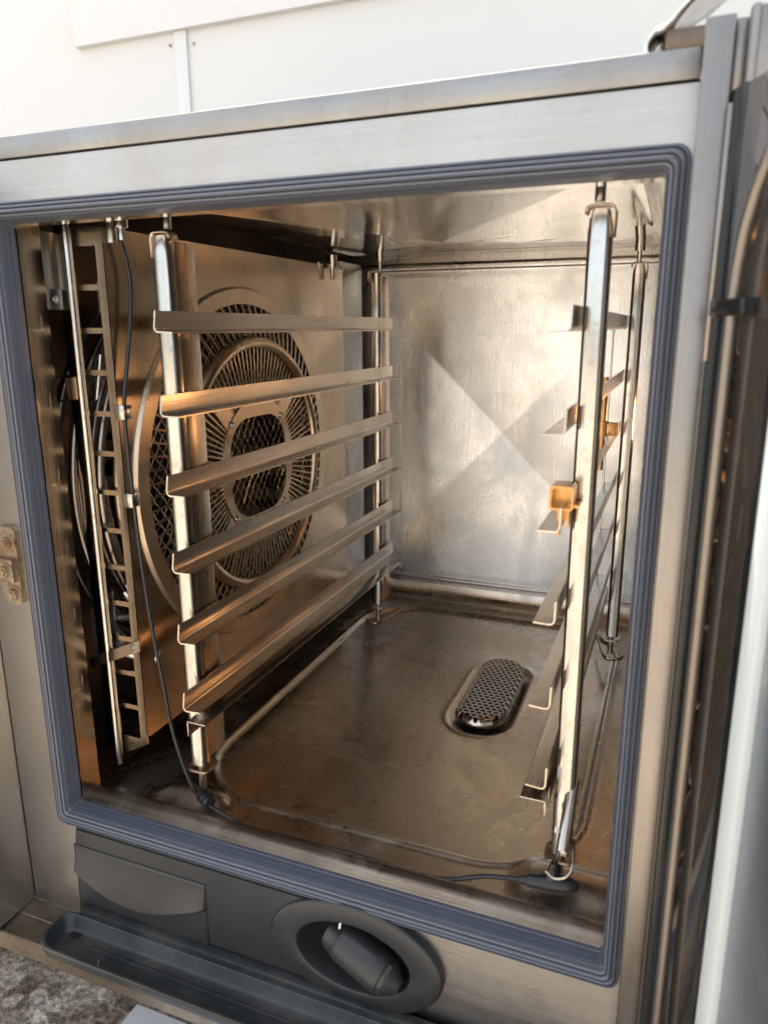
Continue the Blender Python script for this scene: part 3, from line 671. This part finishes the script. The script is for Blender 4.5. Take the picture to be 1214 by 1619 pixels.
def rack(cx, s, label):
    """s=+1: left rack (rails face +x)"""
    t = thing('hanging_rack', label, 'oven rack', (cx, 0.27, 0.02), 'hanging racks')
    fx = cx+s*0.0020
    for yp in (0.0500, 0.4840):
        w = 0.0150; x0, x1 = sorted((cx+s*0.0005, cx-s*(w-0.0005)))
        bm = B()
        L = [(x0, yp+0.0042), (x0+0.0008, yp+.0020), (x0+0.0022, yp+0.0007), (x0+0.0040, yp), (x1-0.0040, yp), (x1-0.0022, yp+0.0007), (x1-0.0008, yp+0.0020), (x1, yp+0.0042), (x1, yp+0.010), (x1-.0012, yp+0.010), (x1-.0012, yp+.003), (x0+.0012, yp+.003), (x0+.0012, yp+.010), (x0, yp+.010)]
        zs = [0.026, 0.2, 0.35, 0.470, 0.482]
        loops = []
        for z in zs:
            q = 0 if z < 0.48 else 0.0025
            loops.append([(min(max(u, x0+q), x1-q), v+q*0.6, z) for u, v in L])
        loft(bm, loops, True, True)
        post = obj('post', bm, M_post, t, 40)
        bm = B(); xw = cx+s*0.0006
        x0w, x1w = sorted((xw, xw-s*0.0014)); box(bm, x0w, x1w, yp+0.0095, yp+0.036, 0.030, 0.478, 0.0005)
        obj('post_flange', bm, M_wing, post, 30)
        # bracket loop on top
        bm = B(); xm = cx-s*0.006
        for dx in (-0.0085, 0.0085):
            pass
        P = [Vector(q) for q in ((xm-s*0.0098, yp+0.001, 0.466), (xm-s*0.0102, yp+0.001, 0.4805), (xm-s*0.0088, yp+0.001, 0.4838), (xm-s*0.0060, yp+0.001, 0.4850), (xm+s*0.0040, yp+0.001, 0.4850), (xm+s*0.0074, yp+0.001, 0.4838), (xm+s*0.0086, yp+0.001, 0.4800))]
        VV = [[bm.verts.new(p+Vector((0, d, 0))) for d in (0, 0.012)] for p in P]
        for i in range(len(VV)-1): bm.faces.new((VV[i][0], VV[i+1][0], VV[i+1][1], VV[i][1]))
        o = obj('hook', bm, M_wing, t, 60); sl = o.modifiers.new('s', 'SOLIDIFY'); sl.thickness = 0.0014
        bm = B(); plate(bm, rrect(xm-0.0115, xm+0.0115, yp-0.003, yp+0.020, 0.006, 4), [], lambda u, v, w: (u, v, 0.0205+w), 0.0022)
        cyl(bm, (xm, yp+0.006, 0.000), (xm, yp+0.006, 0.0270), 0.0035, n=14)
        obj('post_foot', bm, M_wing, t, 30)
    for z in ZR:
        obj('rail', rail_bm(cx+s*0.0030, s, z), M_rail, t, 40)
    # lower stiffening angle, turned over
    bm = B(); xa, xb = sorted((cx+s*0.003, cx+s*0.0215)); 
    box(bm, xa, xb, 0.028, 0.512, 0.0832, 0.0845, 0.0004)
    xo = cx+s*0.0030; xa, xb = sorted((xo, xo+s*0.0013)); box(bm, xa, xb, 0.028, 0.512, 0.0700, 0.0832, 0.0004)
    obj('lower_brace', bm, M_rail, t, 30)
    bm = B(); tube(bm, [(cx+s*0.0190, 0.515, 0.074), (cx+s*0.0190, 0.515, 0.4240)], 0.0011, 8)
    for z in ZR: tube(bm, [(cx+s*0.0190, 0.515, z-0.0185), (cx+s*0.0190, 0.515, z-0.0145)], 0.0021, 8)
    obj('end_wire', bm, M_post, t)
    return t
rackL = rack(0.0972, 1, 'rack of six tray rails hanging in front of the round fan grille')
rackR = rack(0.4095, -1, 'rack of tray rails seen edge on, with a small square latch on its front post')
# latch with the lamp's gold painted in, and probe holder fixed to the right rack
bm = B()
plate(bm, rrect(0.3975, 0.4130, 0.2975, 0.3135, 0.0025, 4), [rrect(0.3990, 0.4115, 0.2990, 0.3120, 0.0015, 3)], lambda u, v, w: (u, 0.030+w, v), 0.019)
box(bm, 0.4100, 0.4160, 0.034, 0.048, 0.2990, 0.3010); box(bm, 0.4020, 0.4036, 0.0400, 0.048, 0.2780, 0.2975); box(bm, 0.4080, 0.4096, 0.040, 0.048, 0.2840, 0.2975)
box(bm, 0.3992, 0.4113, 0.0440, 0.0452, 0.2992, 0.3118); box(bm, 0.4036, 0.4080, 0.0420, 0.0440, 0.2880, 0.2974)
obj('rack_latch', bm, M_latch_glow, rackR, 30)
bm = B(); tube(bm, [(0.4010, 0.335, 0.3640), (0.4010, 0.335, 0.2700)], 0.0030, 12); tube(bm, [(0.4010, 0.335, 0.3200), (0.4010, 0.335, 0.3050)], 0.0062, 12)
box(bm, 0.4010, 0.4165, 0.331, 0.339, 0.3060, 0.3190, 0.001); obj('locking_rod', bm, M_latch_glow, rackR)
bm = B()
pa, pb = Vector((0.4215, 0.0600, 0.0860)), Vector((0.4205, 0.0250, 0.0500)); n_ = 20
dv = (pb-pa).normalized(); e1 = dv.cross(Vector((1, 0, 0))).normalized(); e2 = dv.cross(e1)
lo = []
for p, r in ((pa, 0.0046), (pb, 0.0046), (pb+dv*0.0008, 0.0044), (pb, 0.0038), (pa, 0.0038)):
    lo.append([p+r*(math.cos(2*PI*k/n_)*e1+math.sin(2*PI*k/n_)*e2) for k in range(n_)])
loft(bm, lo)
tube(bm, [(0.4150, 0.036, 0.0600), (0.4150, 0.034, 0.0570)], 0.0030, 12)
obj('probe_holder', bm, M_rail, rackR)
bm = B(); x_ = 0.4187; 
tube(bm, smoothpts([(0.4245, 0.0600, 0.035), (0.4265, 0.045, 0.030), (0.4245, 0.036, 0.022), (0.4150, 0.034, 0.018), (0.4080, 0.037, 0.020)]), 0.0010, 8); obj('foot_loop', bm, M_rail, rackR)

# ================================================================ PROBE CABLE
probe = thing('core_probe', 'thin black cable with a round collar ending in a black handle on the chamber floor', 'probe', (0.11, 0.04, -0.005))
up = [(0.034, 0.058, 0.508), (0.036, 0.0640, 0.4955), (0.0365, 0.0745, 0.4756), (0.037, 0.0790, 0.4536), (0.0375, 0.0755, 0.4229), (0.037, 0.0660, 0.3817), (0.036, 0.0600, 0.3505), (0.036, 0.0590, 0.3075), (0.037, 0.0595, 0.2711),
      (0.0385, 0.0605, 0.2165), (0.0445, 0.0600, 0.1515), (0.0519, 0.0600, 0.0964), (0.0600, 0.0590, 0.0455), (0.0780, 0.0550, 0.0020), (0.0990, 0.0440, -0.0010), (0.1110, 0.0385, -0.0030), (0.1300, 0.0340, -0.0050), (0.1500, 0.0330, -0.0095), (0.1900, 0.0350, -0.0110),
      (0.2500, 0.0370, -0.0115), (0.3000, 0.0340, -0.0105), (0.3330, 0.0330, -0.0075), (0.3600, 0.0370, 0.0005), (0.3830, 0.0400, 0.0035), (0.3900, 0.0405, 0.0040)]
bm = B(); tube(bm, smoothpts(up, 10), 0.0018, 10); obj('cable', bm, M_cord, probe, 60)
bm = B()
c0 = Vector((0.0965, 0.0455, 0.0010)); cd = Vector((0.0185, -0.0085, -0.0035)).normalized()
segs = []; rad = []
for i, (s_, r_) in enumerate(((0, 0.0035), (0.0005, 0.0058), (0.004, 0.0060), (0.0045, 0.0049), (0.006, 0.0049), (0.0065, 0.0060), (0.010, 0.0060), (0.0105, 0.0049), (0.012, 0.0049), (0.0125, 0.0058), (0.0155, 0.0056), (0.0160, 0.0030))):
    segs.append(c0+cd*s_); rad.append(r_)
tube(bm, segs, 0, 18, radii=rad); obj('collar', bm, M_cord, probe, 30)
bm = B()
h0 = Vector((0.3880, 0.0405, 0.0040)); hd = Vector((0.0440, 0.0040, 0.0035)).normalized()
tube(bm, [h0+hd*s_ for s_ in (0, 0.0005, 0.006, 0.0065, 0.012, 0.020, 0.030, 0.038, 0.043, 0.0445)], 0, 20, radii=[0.002, 0.0036, 0.0036, 0.0052, 0.0056, 0.0066, 0.0070, 0.0060, 0.0035, 0.0008])
q = h0+hd*0.024
tube(bm, [q, q+Vector((0.0005, 0.0015, 0.0095)), q+Vector((0.001, 0.002, 0.0165))], 0, 16, radii=[0.0062, 0.0042, 0.0026])
obj('handle', bm, M_cord, probe, 50)
bm = B(); tube(bm, [q+Vector((0.001, 0.002, 0.0160)), Vector((0.4180, 0.0345, 0.0470))], 0.0014, 10); obj('probe_needle', bm, M_post, probe)
# metal clips holding the cable on the baffle edge (they belong to the oven)
for z, y in ((0.3445, 0.0555), (0.2685, 0.0560)):
    bm = B(); box(bm, 0.0300, 0.0400, y-0.0015, y, z-0.006, z+0.006, 0.0004); box(bm, 0.0385, 0.0400, y, y+0.009, z-0.006, z+0.006, 0.0004); obj('cable_clip', bm, M_post, oven, 30)

# ================================================================ HAND SHOWER
sh = thing('hand_shower', 'dark grey hand shower nozzle resting in the oval recess below the door seal', 'hand shower', (0.27, -0.01, -0.066))
bm = B()
s0 = Vector((0.2565, 0.0050, -0.0650)); s1 = Vector((0.2960, -0.0050, -0.0765)); ax = (s1-s0).normalized()
Ls = (s1-s0).length
tube(bm, [s0+ax*t for t in (-0.012, 0, 0.0006, Ls*.5, Ls-0.001, Ls, Ls+0.0006)], 0, 32, radii=[0.0135, 0.0160, 0.0166, 0.0164, 0.0160, 0.0152, 0.0146])
body = obj('nozzle_body', bm, M_blk, sh, 40)
bm = B(); tube(bm, [s1+ax*t for t in (0.0004, 0.0010, 0.004, 0.0135, 0.0145, 0.0148)], 0, 10, radii=[0.0140, 0.0150, 0.0145, 0.0062, 0.0052, 0.0030])
obj('nozzle_tip', bm, M_blk, sh, 30)
bm = B(); tube(bm, [s1+ax*0.0140, s1+ax*0.0152], 0.0026, 14); obj('outlet', bm, M_hole, sh)
bm = B(); tube(bm, smoothpts([s0+Vector((-0.001, -0.006, 0.012)), s0+Vector((-0.001, -0.002, 0.018)), s0+Vector((0.002, 0.006, 0.024))]), 0.0014, 10); obj('hose_stub', bm, M_wire, sh)
